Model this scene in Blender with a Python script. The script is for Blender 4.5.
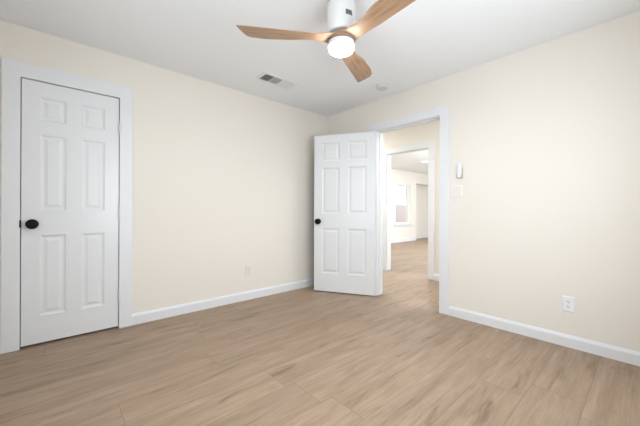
import bpy, bmesh, math, random
from mathutils import Vector, Matrix
C = bpy.context.scene.collection
PI = math.pi
for o in list(bpy.data.objects):
    bpy.data.objects.remove(o)

# ------------------------------------------------------------------ camera
H = 2.44
cam_d = bpy.data.cameras.new('camera')
cam_d.lens_unit = 'MILLIMETERS'
cam_d.sensor_fit = 'HORIZONTAL'
cam_d.sensor_width = 36.0
cam_d.lens = 295.600 / 640 * 36
cam_d.shift_y = -2.32 / 640
cam_d.clip_start = 0.02
cam = bpy.data.objects.new('camera', cam_d)
cam.matrix_world = Matrix.Translation((3.1700, -2.9910, 1.0558)) @ Matrix.Rotation(0.838306, 4, 'Z') @ Matrix.Rotation(PI / 2, 4, 'X') @ Matrix.Rotation(0.0039915, 4, 'Z')
C.objects.link(cam)
bpy.context.scene.camera = cam

# ------------------------------------------------------------------ world, exposure
sc = bpy.context.scene
sc.view_settings.view_transform = 'Standard'
sc.view_settings.look = 'None'
sc.view_settings.gamma = 1.0
sc.view_settings.use_curve_mapping = False
sc.view_settings.exposure = 0.11
W = bpy.data.worlds.new('overcast_sky')
sc.world = W
W.use_nodes = True
bg = W.node_tree.nodes['Background']
bg.inputs['Color'].default_value = (0.92, 0.96, 1.0, 1)
bg.inputs['Strength'].default_value = 3.0


def area_light(name, loc, rot, sx, sy, power, col=(1, 1, 1), spread=180):
    d = bpy.data.lights.new(name, 'AREA')
    d.shape = 'RECTANGLE'
    d.size = sx
    d.size_y = sy
    d.energy = power
    d.color = col
    d.spread = math.radians(spread)
    o = bpy.data.objects.new(name, d)
    o.location = loc
    o.rotation_euler = rot
    C.objects.link(o)
    return o


# daylight just outside windows out of view, some of them added (the bedroom's own window is behind the camera)
DAY = (0.81, 0.92, 1.0)
LAMP = (0.87, 0.945, 1.0)
area_light('daylight_bedroom_window', (2.05, -3.62, 1.35), (PI / 2, 0, 0), 1.35, 1.45, 8, DAY)
area_light('added_side_daylight', (3.72, -1.65, 1.35), (PI / 2, 0, PI / 2), 1.75, 1.45, 40, DAY)  # added daylight from an unseen side window, evens out the bedroom light
area_light('added_living_daylight', (3.72, 4.6, 1.35), (PI / 2, 0, PI / 2), 2.5, 1.5, 120, DAY)  # added daylight from an unseen window, brightens the far room
# added fill lights without fixtures, out of view, brightening hall and far room
area_light('added_hall_fill', (-0.95, 0.70, H - 0.02), (0, 0, 0), 0.5, 0.5, 34, LAMP)
area_light('added_hall_fill', (2.25, 0.70, H - 0.02), (0, 0, 0), 0.5, 0.5, 23, LAMP)
for pos, pw in (((0.9, 3.5, 1.75), 85), ((0.9, 6.8, 1.75), 80)):  # added point lights, hidden from view, lift the far room ceiling
    pl = bpy.data.lights.new('added_living_fill', 'POINT')
    pl.energy = pw
    pl.color = LAMP
    pl.shadow_soft_size = 0.16
    po = bpy.data.objects.new('added_living_fill', pl)
    po.location = pos
    C.objects.link(po)

# ------------------------------------------------------------------ materials


def mat(name, col, rough=0.6, spec=0.4, bump=None, metal=0.0, emit=None, coat=0.0):
    m = bpy.data.materials.new(name)
    m.use_nodes = True
    nt = m.node_tree
    b = nt.nodes['Principled BSDF']
    b.inputs['Base Color'].default_value = (*col, 1)
    b.inputs['Roughness'].default_value = rough
    b.inputs['Specular IOR Level'].default_value = spec
    b.inputs['Metallic'].default_value = metal
    b.inputs['Coat Weight'].default_value = coat
    if emit:
        b.inputs['Emission Color'].default_value = (*emit[0], 1)
        b.inputs['Emission Strength'].default_value = emit[1]
    if bump:
        tc = nt.nodes.new('ShaderNodeTexCoord')
        n = nt.nodes.new('ShaderNodeTexNoise')
        n.inputs['Scale'].default_value = bump[0]
        n.inputs['Detail'].default_value = 3
        bp = nt.nodes.new('ShaderNodeBump')
        bp.inputs['Strength'].default_value = bump[1]
        bp.inputs['Distance'].default_value = 0.002
        nt.links.new(tc.outputs['Object'], n.inputs['Vector'])
        nt.links.new(n.outputs['Fac'], bp.inputs['Height'])
        nt.links.new(bp.outputs['Normal'], b.inputs['Normal'])
    return m


M_WALL = mat('cream_wall_paint', (0.795, 0.747, 0.680), 0.75, 0.25, (160, 0.12))
M_CEIL = mat('white_ceiling_paint', (0.86, 0.872, 0.888), 0.85, 0.2, (140, 0.15))
M_TRIM = mat('white_trim_paint', (0.755, 0.763, 0.780), 0.38, 0.45)
M_DOOR = mat('white_door_paint', (0.755, 0.763, 0.777), 0.24, 0.5)
M_DARK = mat('dark_gap_shade', (0.02, 0.02, 0.02), 0.9, 0.1)
M_BLACK = mat('matte_black_metal', (0.004, 0.004, 0.004), 0.6, 0.2)
M_PLATE = mat('white_plastic', (0.82, 0.82, 0.84), 0.35, 0.45)
M_SLOT = mat('dark_slot', (0.05, 0.05, 0.055), 0.7, 0.2)
M_HINGE = mat('painted_hinge', (0.74, 0.74, 0.75), 0.35, 0.5)
M_VENT = mat('white_enamel', (0.80, 0.80, 0.81), 0.4, 0.4)
M_SMOKE = mat('grey_white_plastic', (0.66, 0.66, 0.66), 0.6, 0.3)  # even grey tone, close to the ceiling colour
M_VDARK = mat('painted_duct_shade', (0.10, 0.10, 0.10), 0.8, 0.2)
M_FANW = mat('fan_white', (0.82, 0.83, 0.83), 0.35, 0.45)
M_LABEL = mat('grey_sticker', (0.16, 0.16, 0.17), 0.6, 0.3)
M_RING = mat('fan_trim_ring', (0.16, 0.12, 0.11), 0.4, 0.4)
M_COLLAR = mat('satin_white_collar', (0.80, 0.76, 0.78), 0.4, 0.4)
M_GLOBE = mat('lit_opal_diffuser', (0.95, 0.95, 0.95), 0.4, 0.4, emit=((0.95, 0.975, 1.0), 85.0))
M_CAN = mat('lit_lens', (0.95, 0.95, 0.95), 0.4, 0.4, emit=((1.0, 0.97, 0.93), 6.0))
M_FENCE = mat('weathered_fence_wood', (0.42, 0.36, 0.355), 0.8, 0.2, (30, 0.3))
M_GROUND = mat('dry_lawn', (0.30, 0.30, 0.20), 0.95, 0.1, (20, 0.5))


def node_math(nt, op, a, b=None, c=None):
    n = nt.nodes.new('ShaderNodeMath')
    n.operation = op
    for i, v in enumerate((a, b, c)):
        if v is None:
            continue
        if isinstance(v, (int, float)):
            n.inputs[i].default_value = v
        else:
            nt.links.new(v, n.inputs[i])
    return n.outputs[0]


def glass_mat():
    m = bpy.data.materials.new('window_glass')
    m.use_nodes = True
    nt = m.node_tree
    nt.nodes.clear()
    out = nt.nodes.new('ShaderNodeOutputMaterial')
    mix = nt.nodes.new('ShaderNodeMixShader')
    tr = nt.nodes.new('ShaderNodeBsdfTransparent')
    gl = nt.nodes.new('ShaderNodeBsdfGlossy')
    gl.inputs['Roughness'].default_value = 0.02
    fr = nt.nodes.new('ShaderNodeLayerWeight')
    fr.inputs['Blend'].default_value = 0.5
    nt.links.new(node_math(nt, 'MULTIPLY_ADD', node_math(nt, 'POWER', fr.outputs['Facing'], 5.0), 0.8, 0.04), mix.inputs[0])
    nt.links.new(tr.outputs[0], mix.inputs[1])
    nt.links.new(gl.outputs[0], mix.inputs[2])
    nt.links.new(mix.outputs[0], out.inputs[0])
    return m


M_GLASS = glass_mat()


def ramp(nt, fac, stops):
    r = nt.nodes.new('ShaderNodeValToRGB')
    els = r.color_ramp.elements
    while len(els) < len(stops):
        els.new(0.5)
    for e, (p, c) in zip(els, stops):
        e.position = p
        e.color = (*c, 1)
    nt.links.new(fac, r.inputs[0])
    return r.outputs[0]


def mixc(nt, mode, fac, a, b):
    n = nt.nodes.new('ShaderNodeMix')
    n.data_type = 'RGBA'
    n.blend_type = mode
    for s, v in ((0, fac), (6, a), (7, b)):
        if isinstance(v, (int, float)):
            n.inputs[s].default_value = v
        elif isinstance(v, tuple):
            n.inputs[s].default_value = (*v, 1)
        else:
            nt.links.new(v, n.inputs[s])
    return n.outputs[2]


def floor_mat():
    m = bpy.data.materials.new('oak_plank_floor')
    m.use_nodes = True
    nt = m.node_tree
    b = nt.nodes['Principled BSDF']
    tc = nt.nodes.new('ShaderNodeTexCoord')
    sp = nt.nodes.new('ShaderNodeSeparateXYZ')
    nt.links.new(tc.outputs['Object'], sp.inputs[0])
    X, Y = sp.outputs[0], sp.outputs[1]
    PW, PL = 0.243, 1.52
    xs = node_math(nt, 'DIVIDE', node_math(nt, 'ADD', X, 20.0 * PW - 0.022), PW)
    row = node_math(nt, 'FLOOR', xs)
    fx = node_math(nt, 'FRACT', xs)
    wn = nt.nodes.new('ShaderNodeTexWhiteNoise')
    wn.noise_dimensions = '1D'
    nt.links.new(row, wn.inputs['W'])
    ys = node_math(nt, 'DIVIDE', node_math(nt, 'ADD', Y, node_math(nt, 'MULTIPLY', wn.outputs['Value'], PL)), PL)
    col = node_math(nt, 'FLOOR', ys)
    fy = node_math(nt, 'FRACT', ys)
    cb = nt.nodes.new('ShaderNodeCombineXYZ')
    nt.links.new(row, cb.inputs[0])
    nt.links.new(col, cb.inputs[1])
    w2 = nt.nodes.new('ShaderNodeTexWhiteNoise')
    w2.noise_dimensions = '2D'
    nt.links.new(cb.outputs[0], w2.inputs['Vector'])
    rnd = w2.outputs['Value']
    # grain coordinates: stretched along the plank, shifted per plank
    gx = node_math(nt, 'ADD', X, node_math(nt, 'MULTIPLY', rnd, 37.0))
    gy = node_math(nt, 'ADD', node_math(nt, 'MULTIPLY', Y, 0.065), node_math(nt, 'MULTIPLY', rnd, 11.0))
    gv = nt.nodes.new('ShaderNodeCombineXYZ')
    nt.links.new(gx, gv.inputs[0])
    nt.links.new(gy, gv.inputs[1])

    def noise(scale, detail, rough, dist, vec=gv.outputs[0]):
        n = nt.nodes.new('ShaderNodeTexNoise')
        n.inputs['Scale'].default_value = scale
        n.inputs['Detail'].default_value = detail
        n.inputs['Roughness'].default_value = rough
        n.inputs['Distortion'].default_value = dist
        nt.links.new(vec, n.inputs['Vector'])
        return n.outputs['Fac']
    g1 = noise(15, 5, 0.62, 0.45)
    g2 = noise(70, 4, 0.6, 0.1)
    # knots / darker smudges
    kv = nt.nodes.new('ShaderNodeCombineXYZ')
    nt.links.new(gx, kv.inputs[0])
    nt.links.new(node_math(nt, 'ADD', node_math(nt, 'MULTIPLY', Y, 0.20), node_math(nt, 'MULTIPLY', rnd, 7.0)), kv.inputs[1])
    g3 = noise(12, 4, 0.65, 0.7, kv.outputs[0])
    c1 = ramp(nt, g1, [(0.28, FLOOR_DARK), (0.50, FLOOR_MID), (0.74, FLOOR_LIGHT)])
    c2 = ramp(nt, g2, [(0.3, (0.80, 0.79, 0.78)), (0.65, (1.05, 1.05, 1.05))])
    c3 = ramp(nt, g3, [(0.27, (0.60, 0.57, 0.54)), (0.36, (0.86, 0.85, 0.84)), (0.46, (1, 1, 1))])
    c4 = ramp(nt, rnd, [(0.0, (0.93, 0.926, 0.922)), (1.0, (1.03, 1.03, 1.03))])
    c = mixc(nt, 'MULTIPLY', 1.0, c1, c2)
    c = mixc(nt, 'MULTIPLY', 1.0, c, c3)
    c = mixc(nt, 'MULTIPLY', 1.0, c, c4)
    # seams
    ex = node_math(nt, 'MULTIPLY', node_math(nt, 'MINIMUM', fx, node_math(nt, 'SUBTRACT', 1.0, fx)), PW)
    ey = node_math(nt, 'MULTIPLY', node_math(nt, 'MINIMUM', fy, node_math(nt, 'SUBTRACT', 1.0, fy)), PL)
    e = node_math(nt, 'MINIMUM', ex, ey)
    mr = nt.nodes.new('ShaderNodeMapRange')
    mr.inputs['From Min'].default_value = 0.0006
    mr.inputs['From Max'].default_value = 0.0028
    nt.links.new(e, mr.inputs['Value'])
    seam = mr.outputs[0]
    c = mixc(nt, 'MIX', seam, SEAM, c)
    nt.links.new(c, b.inputs['Base Color'])
    b.inputs['Specular IOR Level'].default_value = 0.35
    rr = node_math(nt, 'MULTIPLY_ADD', g2, 0.14, 0.44)
    nt.links.new(rr, b.inputs['Roughness'])
    bp = nt.nodes.new('ShaderNodeBump')
    bp.inputs['Strength'].default_value = 0.25
    bp.inputs['Distance'].default_value = 0.001
    hh = node_math(nt, 'MULTIPLY_ADD', g2, 0.35, seam)
    nt.links.new(hh, bp.inputs['Height'])
    nt.links.new(bp.outputs[0], b.inputs['Normal'])
    return m


FLOOR_DARK = (0.290, 0.202, 0.136)
FLOOR_MID = (0.372, 0.266, 0.186)
FLOOR_LIGHT = (0.430, 0.317, 0.229)
SEAM = (0.235, 0.163, 0.112)
M_FLOOR = floor_mat()


def blade_mat():
    m = bpy.data.materials.new('carved_light_walnut')
    m.use_nodes = True
    nt = m.node_tree
    b = nt.nodes['Principled BSDF']
    tc = nt.nodes.new('ShaderNodeTexCoord')
    mp = nt.nodes.new('ShaderNodeMapping')
    mp.inputs['Scale'].default_value = (1.6, 26, 26)
    nt.links.new(tc.outputs['Object'], mp.inputs[0])
    n = nt.nodes.new('ShaderNodeTexNoise')
    n.inputs['Scale'].default_value = 2.2
    n.inputs['Detail'].default_value = 5
    n.inputs['Distortion'].default_value = 0.6
    nt.links.new(mp.outputs[0], n.inputs['Vector'])
    c = ramp(nt, n.outputs['Fac'], [(0.3, (0.27, 0.155, 0.085)), (0.5, (0.38, 0.235, 0.140)), (0.72, (0.47, 0.305, 0.19))])
    nt.links.new(c, b.inputs['Base Color'])
    b.inputs['Roughness'].default_value = 0.42
    return m


M_WOOD = blade_mat()

# ------------------------------------------------------------------ mesh helpers


def bx(bm, x0, x1, y0, y1, z0, z1, M=None):
    vs = [bm.verts.new((x, y, z)) for z in (z0, z1) for y in (y0, y1) for x in (x0, x1)]
    for f in ((0, 2, 3, 1), (4, 5, 7, 6), (0, 1, 5, 4), (2, 6, 7, 3), (0, 4, 6, 2), (1, 3, 7, 5)):
        bm.faces.new([vs[i] for i in f])
    if M is not None:
        bmesh.ops.transform(bm, matrix=M, verts=vs)
    return vs


def lathe(bm, prof, seg=32, M=None):
    """profile of (radius, z) points turned about z"""
    rings = []
    allv = []
    for r, z in prof:
        if r < 1e-6:
            v = [bm.verts.new((0, 0, z))]
        else:
            v = [bm.verts.new((r * math.cos(2 * PI * k / seg), r * math.sin(2 * PI * k / seg), z)) for k in range(seg)]
        rings.append(v)
        allv += v
    for a, b in zip(rings, rings[1:]):
        for k in range(seg):
            k2 = (k + 1) % seg
            if len(a) == 1 and len(b) == 1:
                continue
            if len(a) == 1:
                bm.faces.new((a[0], b[k2], b[k]))
            elif len(b) == 1:
                bm.faces.new((a[k], a[k2], b[0]))
            else:
                bm.faces.new((a[k], a[k2], b[k2], b[k]))
    if M is not None:
        bmesh.ops.transform(bm, matrix=M, verts=allv)


def obj(name, bm, m, parent=None, smooth=False, bevel=0.0):
    bmesh.ops.recalc_face_normals(bm, faces=bm.faces)
    me = bpy.data.meshes.new(name)
    bm.to_mesh(me)
    bm.free()
    me.materials.append(m)
    if smooth:
        for p in me.polygons:
            p.use_smooth = True
        me.set_sharp_from_angle(angle=math.radians(38))
    o = bpy.data.objects.new(name, me)
    C.objects.link(o)
    if parent is not None:
        o.parent = parent
    if bevel:
        md = o.modifiers.new('bevel', 'BEVEL')
        md.width = bevel
        md.segments = 2
        md.limit_method = 'ANGLE'
    return o


def tag(o, label, cat, group=None, kind=None):
    o['label'] = label
    o['category'] = cat
    if group:
        o['group'] = group
    if kind:
        o['kind'] = kind
    return o


def thing(name, label, cat, loc=(0, 0, 0), rot=(0, 0, 0), group=None, kind=None):
    o = bpy.data.objects.new(name, None)
    o.empty_display_size = 0.05
    o.location = loc
    o.rotation_euler = rot
    C.objects.link(o)
    return tag(o, label, cat, group, kind)


def boxes(name, lst, m, label, cat, bevel=0.0):
    bm = bmesh.new()
    for b in lst:
        bx(bm, *b)
    return tag(obj(name, bm, m, bevel=bevel), label, cat, None, 'structure')


# ------------------------------------------------------------------ setting: shell
T = 0.115          # wall thickness
YB = -3.45         # back wall face
XS = 3.55          # side wall face behind the camera
HY0, HY1 = 1.34, 1.46   # hall far wall
FX = -2.45         # living room far wall face

boxes('floor', [(-4.2, 4.0, -3.7, 10.0, -0.12, 0)], M_FLOOR, 'light oak plank floor running through the room and the hall', 'floor')
boxes('ceiling', [(-4.2, 4.0, -3.7, 10.0, H, H + 0.12)], M_CEIL, 'smooth white ceiling above the whole room', 'ceiling')

# closet doorway y from -3.168 to -2.556 ; head 2.058
CY0, CY1, CH = -3.181, -2.558, 2.054
boxes('wall_left', [(-T, 0, YB - T, CY0, 0, H), (-T, 0, CY1, 0.0, 0, H), (-T, 0, CY0, CY1, CH, H)], M_WALL,
      'cream wall on the left with the closet door', 'wall')
boxes('wall_closet', [(-0.72, -0.70, -3.40, -2.30, 0, H), (-0.70, -T, -3.42, -3.40, 0, H), (-0.70, -T, -2.32, -2.30, 0, H)], M_WALL,
      'closet walls behind the closed door', 'wall')
DX0, DX1, DH = 0.905, 1.710, 2.046
boxes('wall_right', [(-1.7, DX0 - 0.018, 0, T, 0, H), (DX1 + 0.018, XS + T, 0, T, 0, H), (DX0 - 0.018, DX1 + 0.018, 0, T, DH + 0.018, H)], M_WALL,
      'cream wall on the right with the open doorway', 'wall')
# back wall with window opening x .7..2.4, z .7..2.05
wx0, wx1, wz0, wz1 = 1.40, 2.70, 0.65, 2.05
boxes('wall_back', [(-T, wx0, YB - T, YB, 0, H), (wx1, XS + T, YB - T, YB, 0, H), (wx0, wx1, YB - T, YB, 0, wz0), (wx0, wx1, YB - T, YB, wz1, H)],
      M_WALL, 'cream wall behind the camera with the bedroom window', 'wall')
SW = (-2.45, -0.85, 0.65, 2.05)
boxes('wall_side', [(XS, XS + T, YB, SW[0], 0, H), (XS, XS + T, SW[1], 0, 0, H), (XS, XS + T, SW[0], SW[1], 0, SW[2]), (XS, XS + T, SW[0], SW[1], SW[3], H)], M_WALL, 'cream wall beside the camera', 'wall')
# hall
HX0, HX1, HH = 0.108, 0.875, 2.040
boxes('wall_hall', [(-1.7, HX0 - 0.018, HY0, HY1, 0, H), (HX1 + 0.018, XS + T, HY0, HY1, 0, H), (HX0 - 0.018, HX1 + 0.018, HY0, HY1, HH + 0.018, H)],
      M_WALL, 'cream hall wall seen through the doorway', 'wall')
boxes('wall_hall_ends', [(-1.7, -1.6, T, HY0, 0, H), (2.6, 2.7, T, HY0, 0, H)], M_WALL, 'cream end walls of the hall', 'wall')
# living room beyond
vy0, vy1, vz0, vz1 = 5.42, 6.37, 0.60, 1.97     # far window
OY0, OZ = 6.736, 2.05                   # opening right of the window
boxes('wall_far', [(FX - T, FX, HY1, vy0, 0, H), (FX - T, FX, vy1, OY0, 0, H), (FX - T, FX, vy0, vy1, 0, vz0), (FX - T, FX, vy0, vy1, vz1, H),
                   (FX - T, FX, OY0, 9.5, OZ, H)], M_WALL,
      'bright cream wall of the far room with a window', 'wall')
boxes('wall_alcove', [(FX - 0.42, FX - 0.32, 6.716, 9.5, 0, H), (FX - 0.32, FX - T, 6.716, 6.736, 0, H)], M_WALL,
      'cream wall inside the opening right of the far window', 'wall')
LW = (3.3, 5.9, 0.6, 2.1)
boxes('wall_living', [(FX - 0.42, XS + T, 9.5, 9.6, 0, H), (XS, XS + T, HY1, LW[0], 0, H), (XS, XS + T, LW[1], 9.5, 0, H),
                      (XS, XS + T, LW[0], LW[1], 0, LW[2]), (XS, XS + T, LW[0], LW[1], LW[3], H)], M_WALL,
      'cream side walls of the far room', 'wall')

# ------------------------------------------------------------------ trim
bt = 0.018


def casing(name, axis, a0, a1, h, face, sgn, label, legw=0.098, headw=0.113, gap=0.0, reveal=0.006):
    """flat casing around an opening a0..a1 (along axis) on a wall face; sgn = side it stands out to"""
    bm = bmesh.new()
    a0 -= reveal
    a1 += reveal
    h += reveal

    w0, w1 = sorted((face, face + sgn * bt))
    pts = [(a0 - legw, gap), (a0, gap), (a0, h), (a1, h), (a1, gap), (a1 + legw, gap), (a1 + legw, h + headw), (a0 - legw, h + headw)]
    ring = [[bm.verts.new((w, u, z) if axis == 'y' else (u, w, z)) for u, z in pts] for w in (w0, w1)]
    for r in ring:
        for idx in ((0, 1, 2, 7), (2, 3, 6, 7), (3, 4, 5, 6)):
            bm.faces.new([r[i] for i in idx])
    n = len(pts)
    for k in range(n):
        bm.faces.new((ring[0][k], ring[0][(k + 1) % n], ring[1][(k + 1) % n], ring[1][k]))
    bmesh.ops.dissolve_limit(bm, angle_limit=0.01, verts=bm.verts, edges=bm.edges)
    return tag(obj(name, bm, M_TRIM, bevel=0.0025), label, 'door casing', None, 'structure')


def jamb(name, axis, a0, a1, h, w0, w1, label, gap=0.0, stop=None):
    bm = bmesh.new()
    th = 0.018

    def put(u0, u1, z0, z1, ww0=w0, ww1=w1):
        if axis == 'y':
            bx(bm, ww0, ww1, u0, u1, z0, z1)
        else:
            bx(bm, u0, u1, ww0, ww1, z0, z1)
    put(a0 - th, a0, gap, h)
    put(a1, a1 + th, gap, h)
    put(a0 - th, a1 + th, h, h + th)
    if stop:
        put(a0, a0 + 0.011, gap, h, *stop)
        put(a1 - 0.011, a1, gap, h, *stop)
        put(a0 + 0.011, a1 - 0.011, h - 0.011, h, *stop)
    return tag(obj(name, bm, M_TRIM), label, 'door frame', None, 'structure')


# the closet frame lines the wall opening, so its clear width is the leaf plus a hair gap
casing('trim_1', 'y', CY0, CY1, CH, 0.0, 1, 'flat white casing around the closed closet door', gap=0.0, reveal=0.0)
casing('trim_2', 'x', DX0, DX1, DH, 0.0, -1, 'flat white casing around the open doorway', headw=0.092)
casing('trim_3', 'x', DX0, DX1, DH, T, 1, 'white casing on the hall side of the doorway', headw=0.092)
jamb('trim_4', 'x', DX0, DX1, DH, 0.0, T, 'white frame lining the open doorway', stop=(0.040, 0.075))
casing('trim_5', 'x', HX0, HX1, HH, HY0, -1, 'white casing around the second doorway across the hall', headw=0.092, gap=0.0)
jamb('trim_6', 'x', HX0, HX1, HH, HY0, HY1, 'white frame lining the second doorway', gap=0.012)


def baseboard(name, segs, label, h=0.102, t=0.014):
    """segs: (axis, u0, u1, face, sgn)"""
    bm = bmesh.new()
    for axis, u0, u1, face, sgn in segs:
        prof = [(0, 0), (t, 0), (t, h - 0.022), (t * 0.72, h - 0.012), (t * 0.45, h - 0.004), (t * 0.3, h), (0, h)]
        ends = []
        for u in (u0, u1):
            ends.append([bm.verts.new((face + sgn * p, u, z) if axis == 'y' else (u, face + sgn * p, z)) for p, z in prof])
        n = len(prof)
        for k in range(n):
            bm.faces.new((ends[0][k], ends[0][(k + 1) % n], ends[1][(k + 1) % n], ends[1][k]))
        bm.faces.new(ends[0])
        bm.faces.new(ends[1])
    return tag(obj(name, bm, M_TRIM), label, 'baseboard', None, 'structure')


baseboard('baseboard_left', [('y', CY1 + 0.098, -0.001, 0, 1), ('y', YB, CY0 - 0.098, 0, 1)], 'white baseboard along the left wall')
baseboard('baseboard_right', [('x', 0.014, DX0 - 0.104, 0, -1), ('x', DX1 + 0.104, XS, 0, -1)], 'white baseboard along the right wall', h=0.094)
baseboard('baseboard_back', [('x', 0.014, XS - 0.014, YB, 1), ('y', YB + 0.014, -0.014, XS, -1)], 'white baseboard behind the camera')
baseboard('baseboard_hall', [('x', -1.6, HX0 - 0.104, HY0, -1), ('x', HX1 + 0.104, 2.6, HY0, -1)], 'white baseboard along the hall wall')
baseboard('baseboard_far', [('y', HY1, OY0, FX, 1), ('y', 6.736, 9.5, FX - 0.32, 1)], 'white baseboard in the far room', h=0.13)

# ------------------------------------------------------------------ windows


def window(name, axis, a0, a1, z0, z1, w_in, sgn_out, label, grid=False):
    """double hung sash window; w_in = inner wall face, sgn_out = direction to outdoors"""
    root = thing(name, label, 'window', (0, 0, 0), kind='structure')

    def put(bm, u0, u1, d0, d1, z_0, z_1):
        w0, w1 = sorted((w_in + sgn_out * d0, w_in + sgn_out * d1))
        if axis == 'y':
            bx(bm, w0, w1, u0, u1, z_0, z_1)
        else:
            bx(bm, u0, u1, w0, w1, z_0, z_1)
    bm = bmesh.new()
    f = 0.035
    put(bm, a0, a0 + f, 0.02, 0.10, z0, z1)
    put(bm, a1 - f, a1, 0.02, 0.10, z0, z1)
    put(bm, a0 + f, a1 - f, 0.02, 0.10, z1 - f, z1)
    put(bm, a0 + f, a1 - f, 0.02, 0.10, z0, z0 + f)
    obj('window_frame', bm, M_TRIM, root)
    bm = bmesh.new()
    put(bm, a0 - 0.07, a1 + 0.07, -0.045, 0.02, z0 - 0.025, z0)
    put(bm, a0 - 0.05, a1 + 0.05, -0.012, 0.0, z0 - 0.09, z0 - 0.025)
    obj('window_sill', bm, M_TRIM, root)
    zm = z0 + (z1 - z0) * 0.53
    for k, (za, zb, d) in enumerate(((z0 + f, zm + 0.02, 0.035), (zm - 0.02, z1 - f, 0.068))):
        bm = bmesh.new()
        s = 0.038
        u0, u1 = a0 + f, a1 - f
        put(bm, u0, u0 + s, d, d + 0.03, za, zb)
        put(bm, u1 - s, u1, d, d + 0.03, za, zb)
        put(bm, u0 + s, u1 - s, d, d + 0.03, zb - s, zb)
        put(bm, u0 + s, u1 - s, d, d + 0.03, za, za + s)
        so = obj('sash', bm, M_TRIM, root)
        bm = bmesh.new()
        put(bm, u0 + s, u1 - s, d + 0.012, d + 0.016, za + s, zb - s)
        obj('pane', bm, M_GLASS, so)
    return root


window('window_1', 'x', wx0, wx1, wz0, wz1, YB, -1, 'wide white sash window behind the camera')
window('window_2', 'y', vy0, vy1, vz0, vz1, FX, -1, 'white sash window in the far room wall')
window('window_3', 'y', LW[0], LW[1], LW[2], LW[3], XS, 1, 'wide white window, added out of view to light the far room')  # unseen window added as a light source for the far room

window('window_4', 'y', *SW, XS, 1, 'wide white window, added unseen in the wall beside the camera')  # unseen second bedroom window, added for more even light

# ------------------------------------------------------------------ doors


def door_leaf(name, w, h, th, parent, sw, mull, rows):
    """six panel leaf, local x 0..w, y -th..0 (both faces panelled), z 0..h"""
    pw = (w - 2 * sw - mull) / 2
    cols = [(sw, sw + pw), (sw + pw + mull, w - sw)]
    rects = [(c0, c1, r0, r1) for c0, c1 in cols for r0, r1 in rows]
    bm = bmesh.new()
    xs = sorted({0, w, *[c for r in rects for c in r[:2]]})
    zs = sorted({0, h, *[c for r in rects for c in r[2:]]})

    def face_side(y, out):
        g = {(i, k): bm.verts.new((x, y, z)) for i, x in enumerate(xs) for k, z in enumerate(zs)}
        for i in range(len(xs) - 1):
            for k in range(len(zs) - 1):
                q = [g[i, k], g[i + 1, k], g[i + 1, k + 1], g[i, k + 1]]
                if any(abs(xs[i] - r[0]) < 1e-6 and abs(zs[k] - r[2]) < 1e-6 for r in rects):
                    prev = q
                    x0, x1, z0, z1 = xs[i], xs[i + 1], zs[k], zs[k + 1]
                    for ins, dep in ((0.004, 0.003), (0.012, 0.0075), (0.018, 0.0085), (0.026, 0.0085), (0.044, 0.0030), (0.046, 0.0026)):
                        y2 = y - out * dep
                        nq = [bm.verts.new(p) for p in ((x0 + ins, y2, z0 + ins), (x1 - ins, y2, z0 + ins), (x1 - ins, y2, z1 - ins), (x0 + ins, y2, z1 - ins))]
                        for j in range(4):
                            bm.faces.new((prev[j], prev[(j + 1) % 4], nq[(j + 1) % 4], nq[j]))
                        prev = nq
                    bm.faces.new(prev)
                else:
                    bm.faces.new(q)
        n, m_ = len(xs) - 1, len(zs) - 1
        return ([g[i, 0] for i in range(n + 1)], [g[i, m_] for i in range(n + 1)], [g[0, k] for k in range(m_ + 1)], [g[n, k] for k in range(m_ + 1)])
    A = face_side(0.0, 1)
    B = face_side(-th, -1)
    for a, b in zip(A, B):
        for j in range(len(a) - 1):
            bm.faces.new((a[j], a[j + 1], b[j + 1], b[j]))
    return obj(name, bm, M_DOOR, parent)


def knob(parent, x, y, z, sgn):
    """black round knob on a rosette, standing out along local y*sgn"""
    bm = bmesh.new()
    prof = [(0, 0), (0.034, 0), (0.035, 0.003), (0.032, 0.008), (0.017, 0.011), (0.0135, 0.015), (0.0135, 0.022), (0.020, 0.026),
            (0.0320, 0.031), (0.0375, 0.039), (0.0375, 0.046), (0.0320, 0.054), (0.0200, 0.0595), (0, 0.061)]
    R = Matrix.Translation((x, y, z)) @ Matrix.Rotation(-sgn * PI / 2, 4, 'X')
    lathe(bm, prof, 32, R)
    return obj('door_knob', bm, M_BLACK, parent, smooth=True)


def hinge(parent, x, y, z, h=0.092):
    bm = bmesh.new()
    n = 5
    for k in range(n):
        z0 = z - h / 2 + k * h / n
        lathe(bm, [(0, z0 + 0.0006), (0.0095, z0 + 0.0004), (0.0095, z0 + h / n - 0.0004), (0, z0 + h / n - 0.0006)], 14, Matrix.Translation((x, y, 0)))
    lathe(bm, [(0, z + h / 2), (0.005, z + h / 2), (0.004, z + h / 2 + 0.004), (0, z + h / 2 + 0.006)], 14, Matrix.Translation((x, y, 0)))
    lathe(bm, [(0, z - h / 2 - 0.006), (0.004, z - h / 2 - 0.004), (0.005, z - h / 2), (0, z - h / 2)], 14, Matrix.Translation((x, y, 0)))
    return obj('hinge', bm, M_HINGE, parent, smooth=True)


# closet door: local x runs along world +y, local +y faces... world -x, so flip: face B (y=-th) shows into the room
d1 = thing('door_1', 'closed white six panel closet door with black knob', 'door', (0.0, CY0 + 0.005, 0.018), (0, 0, PI / 2), kind='structure')
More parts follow.
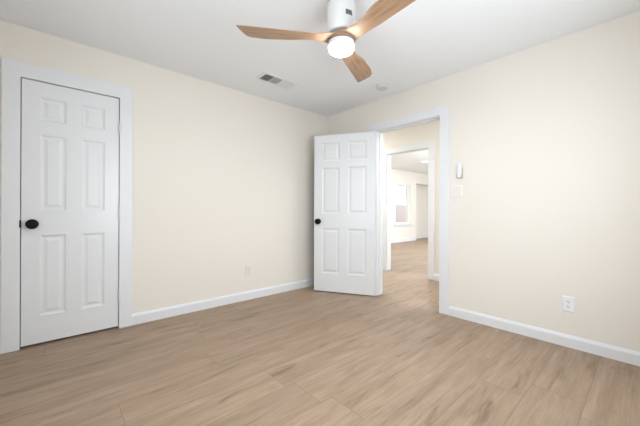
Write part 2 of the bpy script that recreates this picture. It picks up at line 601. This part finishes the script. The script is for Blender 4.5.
# local x -> world +y ; local y -> world -x.  leaf occupies local y -th..0 => world x 0..th ; shift so the room face is at x=0.002
lf = door_leaf('leaf', CY1 - CY0 - 0.009, CH - 0.018 - 0.006, 0.035, d1, 0.102, 0.098, [(0.209, 0.838), (1.031, 1.623), (1.731, 1.913)])
lf.location = (0, 0.033, 0)
knob(d1, 0.061, -0.002, 0.927, -1)
bm = bmesh.new()
bx(bm, -0.009, 0.0015, -0.0215, -0.012, 0.902, 0.958)
sp_ = obj('strike_plate', bm, M_BLACK, d1)
sp_['label'] = 'black latch plate'
for hz in (1.763, 1.008, 0.260):
    hinge(d1, CY1 - CY0 - 0.0025, -0.021, hz + 0.009)

# open bedroom door, swung back towards the left corner
hx, hy = 0.922, -0.060
ex, ey = 0.229, -0.449
ang = math.atan2(ey - hy, ex - hx)
d2 = thing('door_2', 'open white six panel door with black knob beside doorway', 'door', (hx, hy, 0.012), (0, 0, ang), kind='structure')
# local x -> towards free end. local +y = left of that direction = away from the wall (visible face at y=0)
lw = math.hypot(ey - hy, ex - hx)
door_leaf('leaf', lw, 2.022, 0.035, d2, 0.106, 0.110, [(0.235, 0.815), (1.005, 1.600), (1.685, 1.922)])
knob(d2, lw - 0.062, 0.0, 0.905, 1)
knob(d2, lw - 0.062, -0.035, 0.905, -1)
bm = bmesh.new()
bx(bm, lw - 0.0005, lw + 0.002, -0.030, -0.005, 0.875, 0.935)
obj('latch_plate', bm, M_BLACK, d2)
for hz in (1.78, 1.02, 0.25):
    hinge(d2, -0.004, -0.036, hz)

# ------------------------------------------------------------------ ceiling fan
FXc, FYc, ZB = 1.797, -1.572, 2.197
fan = thing('ceiling_fan', 'white ceiling fan with three carved wooden blades and a lit lamp', 'ceiling fan', (FXc, FYc, H))
zb = ZB - H
bm = bmesh.new()
lathe(bm, [(0, 0), (0.088, 0), (0.088, -0.010), (0.082, -0.012), (0, -0.012)], 48)
obj('mounting_gap_plate', bm, M_LABEL, fan, smooth=True)  # plate coloured dark to give the shadow line at the ceiling
bm = bmesh.new()
lathe(bm, [(0, -0.012), (0.090, -0.012), (0.0935, -0.016), (0.0935, zb + 0.052), (0.091, zb + 0.040), (0.084, zb + 0.034), (0, zb + 0.034)], 64)
obj('motor_housing', bm, M_FANW, fan, smooth=True)
# rating sticker on the housing, a curved patch
ang_l = math.atan2(-2.9654 - FYc, 3.1058 - FXc) + math.radians(33)
bm = bmesh.new()
N = 6
grid = []
for k in range(N + 1):
    a = ang_l + math.radians(-15 + 30 * k / N)
    grid.append([bm.verts.new((0.0941 * math.cos(a), 0.0941 * math.sin(a), z)) for z in (zb + 0.112, zb + 0.144)])
for a, b in zip(grid, grid[1:]):
    bm.faces.new((a[0], b[0], b[1], a[1]))
lb = obj('rating_sticker', bm, M_LABEL, fan)
lb['label'] = 'small grey sticker on the housing'
bm = bmesh.new()
lathe(bm, [(0, zb + 0.034), (0.050, zb + 0.034), (0.050, zb + 0.014), (0, zb + 0.014)], 40)
obj('motor_shaft', bm, M_DARK, fan, smooth=True)  # near-black colour stands for the shade in the gap above the hub
# wooden hub
bm = bmesh.new()
lathe(bm, [(0, zb + 0.022), (0.050, zb + 0.022), (0.080, zb + 0.014), (0.090, zb + 0.002), (0.090, zb - 0.012), (0.086, zb - 0.020), (0, zb - 0.020)], 64)
obj('hub', bm, M_WOOD, fan, smooth=True)


def make_blade(parent, phi):
    """carved blade along local x; ccw edge (+y) straight, cw edge (-y) curved"""
    R1 = 0.672
    ns, nc = 40, 14
    bm = bmesh.new()

    def lerp(t, pts):
        for (a, va), (b, vb) in zip(pts, pts[1:]):
            if t <= b:
                u = (t - a) / (b - a)
                u = u * u * (3 - 2 * u)
                return va + (vb - va) * u
        return pts[-1][1]
    ring_all = []
    for i in range(ns + 1):
        t = i / ns
        yp = lerp(t, [(0, 0.080), (0.14, 0.066), (0.45, 0.074), (1, 0.080)])       # +y edge
        yn = lerp(t, [(0, -0.084), (0.12, -0.046), (0.26, -0.036), (0.60, -0.068), (0.85, -0.076), (1.0, -0.068)])  # -y edge
        th = lerp(t, [(0, 0.026), (0.2, 0.017), (1, 0.009)])
        tw = math.radians(lerp(t, [(0, 4), (0.25, 17), (1, 10)])) * TWIST
        zc = lerp(t, [(0, 0), (1, 0.004)])
        top, bot = [], []
        for j in range(nc + 1):
            s = j / nc
            y = yn + (yp - yn) * s
            # blade end is cut on the slant, longest at the +y edge, with a rounded -y corner
            rend = R1 - 0.060 * (1 - s) - 0.030 * max(0.0, (0.28 - s) / 0.28) ** 2
            r = 0.045 + (rend - 0.045) * t
            e = math.sqrt(max(0.0, 1 - abs(2 * s - 1) ** 3.2))
            e = max(e, 0.12)
            for lst, sg in ((top, 1), (bot, -1)):
                z = sg * th / 2 * e
                yy = y * math.cos(tw) - z * math.sin(tw)
                zz = y * math.sin(tw) + z * math.cos(tw)
                lst.append(bm.verts.new((r, yy, zz + zc)))
        ring_all.append(top + bot[::-1])
    for a, b in zip(ring_all, ring_all[1:]):
        n = len(a)
        for k in range(n):
            bm.faces.new((a[k], a[(k + 1) % n], b[(k + 1) % n], b[k]))
    bm.faces.new(ring_all[0])
    bm.faces.new(ring_all[-1])
    o = obj('blade', bm, M_WOOD, parent, smooth=True)
    o.location = (0, 0, zb)
    o.rotation_euler = (0, 0, phi)
    return o


TWIST = -0.55
for k in range(3):
    make_blade(fan, math.radians(234.6 + 120 * k))
bm = bmesh.new()
lathe(bm, [(0, zb - 0.018), (0.088, zb - 0.018), (0.0900, zb - 0.020), (0.0900, zb - 0.023), (0.088, zb - 0.025), (0, zb - 0.025)], 64)
rg = obj('trim_ring', bm, M_RING, fan, smooth=True)
bm = bmesh.new()
lathe(bm, [(0, zb - 0.024), (0.0865, zb - 0.024), (0.0865, zb - 0.050), (0.084, zb - 0.053), (0, zb - 0.053)], 64)
obj('lamp_collar', bm, M_COLLAR, fan, smooth=True)
bm = bmesh.new()
lathe(bm, [(0, zb - 0.052), (0.0825, zb - 0.052), (0.0820, zb - 0.068), (0.078, zb - 0.077), (0.070, zb - 0.083), (0.052, zb - 0.087), (0.028, zb - 0.089), (0, zb - 0.0895)], 64)
obj('lamp_globe', bm, M_GLOBE, fan, smooth=True)
# the lamp's own light
ld = bpy.data.lights.new('fan_lamp', 'AREA')
ld.shape = 'DISK'
ld.energy = 8
ld.color = LAMP
ld.size = 0.15
lo = bpy.data.objects.new('fan_lamp', ld)
lo.location = (FXc, FYc, ZB - 0.094)
C.objects.link(lo)

# ------------------------------------------------------------------ ceiling register
vx, vy = 0.512, -1.222
vent = thing('ceiling_vent', 'white louvered air vent in ceiling above left wall', 'air vent', (vx, vy, H))
vw, vl = 0.200, 0.420      # x, y size
bm = bmesh.new()
fw = 0.030
z0, z1 = -0.007, 0.0
bx(bm, -vw / 2, vw / 2, -vl / 2, -vl / 2 + fw, z0, z1)
bx(bm, -vw / 2, vw / 2, vl / 2 - fw, vl / 2, z0, z1)
bx(bm, -vw / 2, -vw / 2 + fw, -vl / 2 + fw, vl / 2 - fw, z0, z1)
bx(bm, vw / 2 - fw, vw / 2, -vl / 2 + fw, vl / 2 - fw, z0, z1)
secs = [(-vl / 2 + fw, -0.078), (-0.070, 0.034), (0.042, vl / 2 - fw)]
bx(bm, -vw / 2 + fw, vw / 2 - fw, -0.078, -0.070, z0, z1)
bx(bm, -vw / 2 + fw, vw / 2 - fw, 0.034, 0.042, z0, z1)
obj('frame', bm, M_VENT, vent, bevel=0.002)
bm = bmesh.new()
bx(bm, -vw / 2 + fw * 0.5, vw / 2 - fw * 0.5, -vl / 2 + fw * 0.5, vl / 2 - fw * 0.5, -0.0012, -0.0004)
obj('duct_shade_sheet', bm, M_VDARK, vent)  # thin dark sheet, its colour stands in for shade behind the louvers
iw = vw - 2 * fw
for k, (s0, s1) in enumerate(secs):
    bm = bmesh.new()
    L = s1 - s0
    n = 5
    for j in range(n):
        c = s0 + (j + 0.5) * L / n
        tilt = (58, 12, -30)[k]
        Mx = Matrix.Translation((0, c, -0.0068)) @ Matrix.Rotation(math.radians(tilt), 4, 'X')
        wdt = (0.013, 0.0125, 0.018)[k]
        bx(bm, -iw / 2, iw / 2, -wdt / 2, wdt / 2, -0.0005, 0.0005, Mx)
    obj('louver', bm, M_VENT, vent)

# ------------------------------------------------------------------ smoke detector
bm = bmesh.new()
lathe(bm, [(0, 0), (0.070, 0), (0.070, -0.008), (0.066, -0.010), (0.066, -0.024), (0.058, -0.033), (0.035, -0.037), (0, -0.038)], 40)
sd = obj('smoke_detector', bm, M_SMOKE, smooth=True)
sd.location = (1.197, -0.300, H)
tag(sd, 'round white smoke detector on the ceiling', 'smoke detector')

# ------------------------------------------------------------------ outlets, switches


def plate(bm, w, h, t=0.006):
    vs = []
    b = 0.005
    for y, ins in ((0, 0), (-t * 0.4, 0), (-t, b)):
        vs.append([bm.verts.new((sx * (w / 2 - ins), y, sz * (h / 2 - ins))) for sx, sz in ((-1, -1), (1, -1), (1, 1), (-1, 1))])
    for a, c in zip(vs, vs[1:]):
        for k in range(4):
            bm.faces.new((a[k], a[(k + 1) % 4], c[(k + 1) % 4], c[k]))
    bm.faces.new(vs[0])
    bm.faces.new(vs[-1])


M_CREAM = mat('cream_plastic', (0.78, 0.73, 0.65), 0.45, 0.35)


def outlet(loc, rz, label, M_PLATE=M_PLATE):
    r = thing('wall_outlet', label, 'outlet', loc, (0, 0, rz), group=None)
    bm = bmesh.new()
    plate(bm, 0.078, 0.120)
    obj('cover_plate', bm, M_PLATE, r)
    for s in (1, -1):
        bm = bmesh.new()
        zc = s * 0.0195
        pts = []
        for k in range(28):
            a = 2 * PI * k / 28
            pts.append((0.0172 * math.cos(a), max(-0.0135, min(0.0135, 0.0172 * math.sin(a)))))
        fr = [bm.verts.new((x, -0.0082, zc + z)) for x, z in pts]
        bk = [bm.verts.new((x, -0.0055, zc + z)) for x, z in pts]
        bm.faces.new(fr)
        bm.faces.new(bk)
        for k in range(28):
            bm.faces.new((fr[k], fr[(k + 1) % 28], bk[(k + 1) % 28], bk[k]))
        rc = obj('receptacle', bm, M_PLATE, r)
        bm = bmesh.new()
        bx(bm, -0.0080, -0.0052, -0.0086, -0.008, zc - 0.001, zc + 0.0085)
        bx(bm, 0.0052, 0.0080, -0.0086, -0.008, zc + 0.000, zc + 0.0080)
        lathe(bm, [(0, 0), (0.0030, 0), (0.0030, 0.0006), (0, 0.0006)], 12, Matrix.Translation((0, -0.008, zc - 0.0072)) @ Matrix.Rotation(PI / 2, 4, 'X'))
        obj('slots', bm, M_SLOT, rc)
    bm = bmesh.new()
    lathe(bm, [(0, 0), (0.003, 0), (0.0025, 0.0012), (0, 0.0015)], 12, Matrix.Translation((0, -0.006, 0)) @ Matrix.Rotation(PI / 2, 4, 'X'))
    obj('screw', bm, M_HINGE, r)
    return r


outlet((2.753, 0.0, 0.334), 0, 'white duplex outlet low on the right wall near the baseboard')
outlet((0.0, -1.276, 0.347), PI / 2, 'cream duplex outlet low on the left wall', M_CREAM)

M_SWITCH = mat('ivory_plastic', (0.79, 0.765, 0.72), 0.4, 0.4)
sw = thing('light_switch', 'white two gang switch plate beside the doorway below the remote', 'light switch', (1.884, 0.0, 1.255), group=None)
bm = bmesh.new()
plate(bm, 0.118, 0.118, 0.005)
obj('cover_plate', bm, M_SWITCH, sw)
for s in (-1, 1):
    bm = bmesh.new()
    v = [bm.verts.new(p) for p in ((s * 0.0235 - 0.0165, -0.005, -0.033), (s * 0.0235 + 0.0165, -0.005, -0.033), (s * 0.0235 + 0.0165, -0.005, 0.033), (s * 0.0235 - 0.0165, -0.005, 0.033),
                                   (s * 0.0235 - 0.0165, -0.0065, -0.033), (s * 0.0235 + 0.0165, -0.0065, -0.033), (s * 0.0235 + 0.0165, -0.0095, 0.033), (s * 0.0235 - 0.0165, -0.0095, 0.033))]
    for f in ((0, 3, 2, 1), (4, 5, 6, 7), (0, 1, 5, 4), (1, 2, 6, 5), (2, 3, 7, 6), (3, 0, 4, 7)):
        bm.faces.new([v[i] for i in f])
    obj('rocker', bm, M_SWITCH, sw)

rm = thing('fan_remote', 'slim white fan remote in a wall holder above the switch', 'remote control', (1.921, 0.0, 1.455))
bm = bmesh.new()
bx(bm, -0.024, 0.024, -0.010, 0.0, -0.072, 0.030)
bx(bm, -0.024, 0.024, -0.026, -0.010, -0.072, -0.066)
bx(bm, -0.024, -0.0215, -0.026, -0.010, -0.066, -0.030)
bx(bm, 0.0215, 0.024, -0.026, -0.010, -0.066, -0.030)
obj('holder', bm, mat('holder_taupe', (0.46, 0.42, 0.38), 0.5, 0.3), rm)  # holder toned darker than the white handset
bm = bmesh.new()
bx(bm, -0.0205, 0.0205, -0.023, -0.010, -0.066, 0.072)
obj('handset', bm, M_PLATE, rm, bevel=0.004)
bm = bmesh.new()
for i in range(4):
    for j in (-1, 1):
        lathe(bm, [(0, 0), (0.0045, 0), (0.0045, 0.0012), (0, 0.0012)], 12, Matrix.Translation((j * 0.009, -0.023, 0.055 - i * 0.016)) @ Matrix.Rotation(PI / 2, 4, 'X'))
obj('buttons', bm, M_HINGE, rm)

# ------------------------------------------------------------------ far room: recessed light
can = thing('recessed_light', 'round lit recessed light in the far room ceiling', 'ceiling light', (-1.008, 4.70, H))
bm = bmesh.new()
lathe(bm, [(0.078, 0), (0.098, 0), (0.098, -0.004), (0.080, -0.008), (0.078, -0.004), (0.078, 0)], 40)
obj('trim_ring', bm, M_PLATE, can, smooth=True)
bm = bmesh.new()
lathe(bm, [(0, 0), (0.078, 0), (0.078, -0.004), (0, -0.0045)], 40)
obj('lens', bm, M_CAN, can, smooth=True)
ld = bpy.data.lights.new('recessed_lamp', 'AREA')
ld.shape = 'DISK'
ld.size = 0.15
ld.energy = 30
ld.color = LAMP
lo = bpy.data.objects.new('recessed_lamp', ld)
lo.location = (-1.008, 4.70, H - 0.012)
C.objects.link(lo)

# outdoors beyond the far window
boxes('ground_outside', [(-12, FX - 1.0, -4, 16, -0.30, -0.14)], M_GROUND, 'ground outside the far window', 'ground')
fc = thing('garden_fence', 'pale grey board fence outside the far window', 'fence', (-6.2, 11.0, -0.14))
bm = bmesh.new()
for k in range(40):
    bx(bm, 0, 0.02, -2.4 + k * 0.16, -2.4 + k * 0.16 + 0.145, 0.0, 1.55)
obj('boards', bm, M_FENCE, fc)
bm = bmesh.new()
bx(bm, -0.05, 0.0, -2.4, 3.99, 0.35, 0.44)
bx(bm, -0.05, 0.0, -2.4, 3.99, 1.15, 1.24)
obj('rail', bm, M_FENCE, fc)
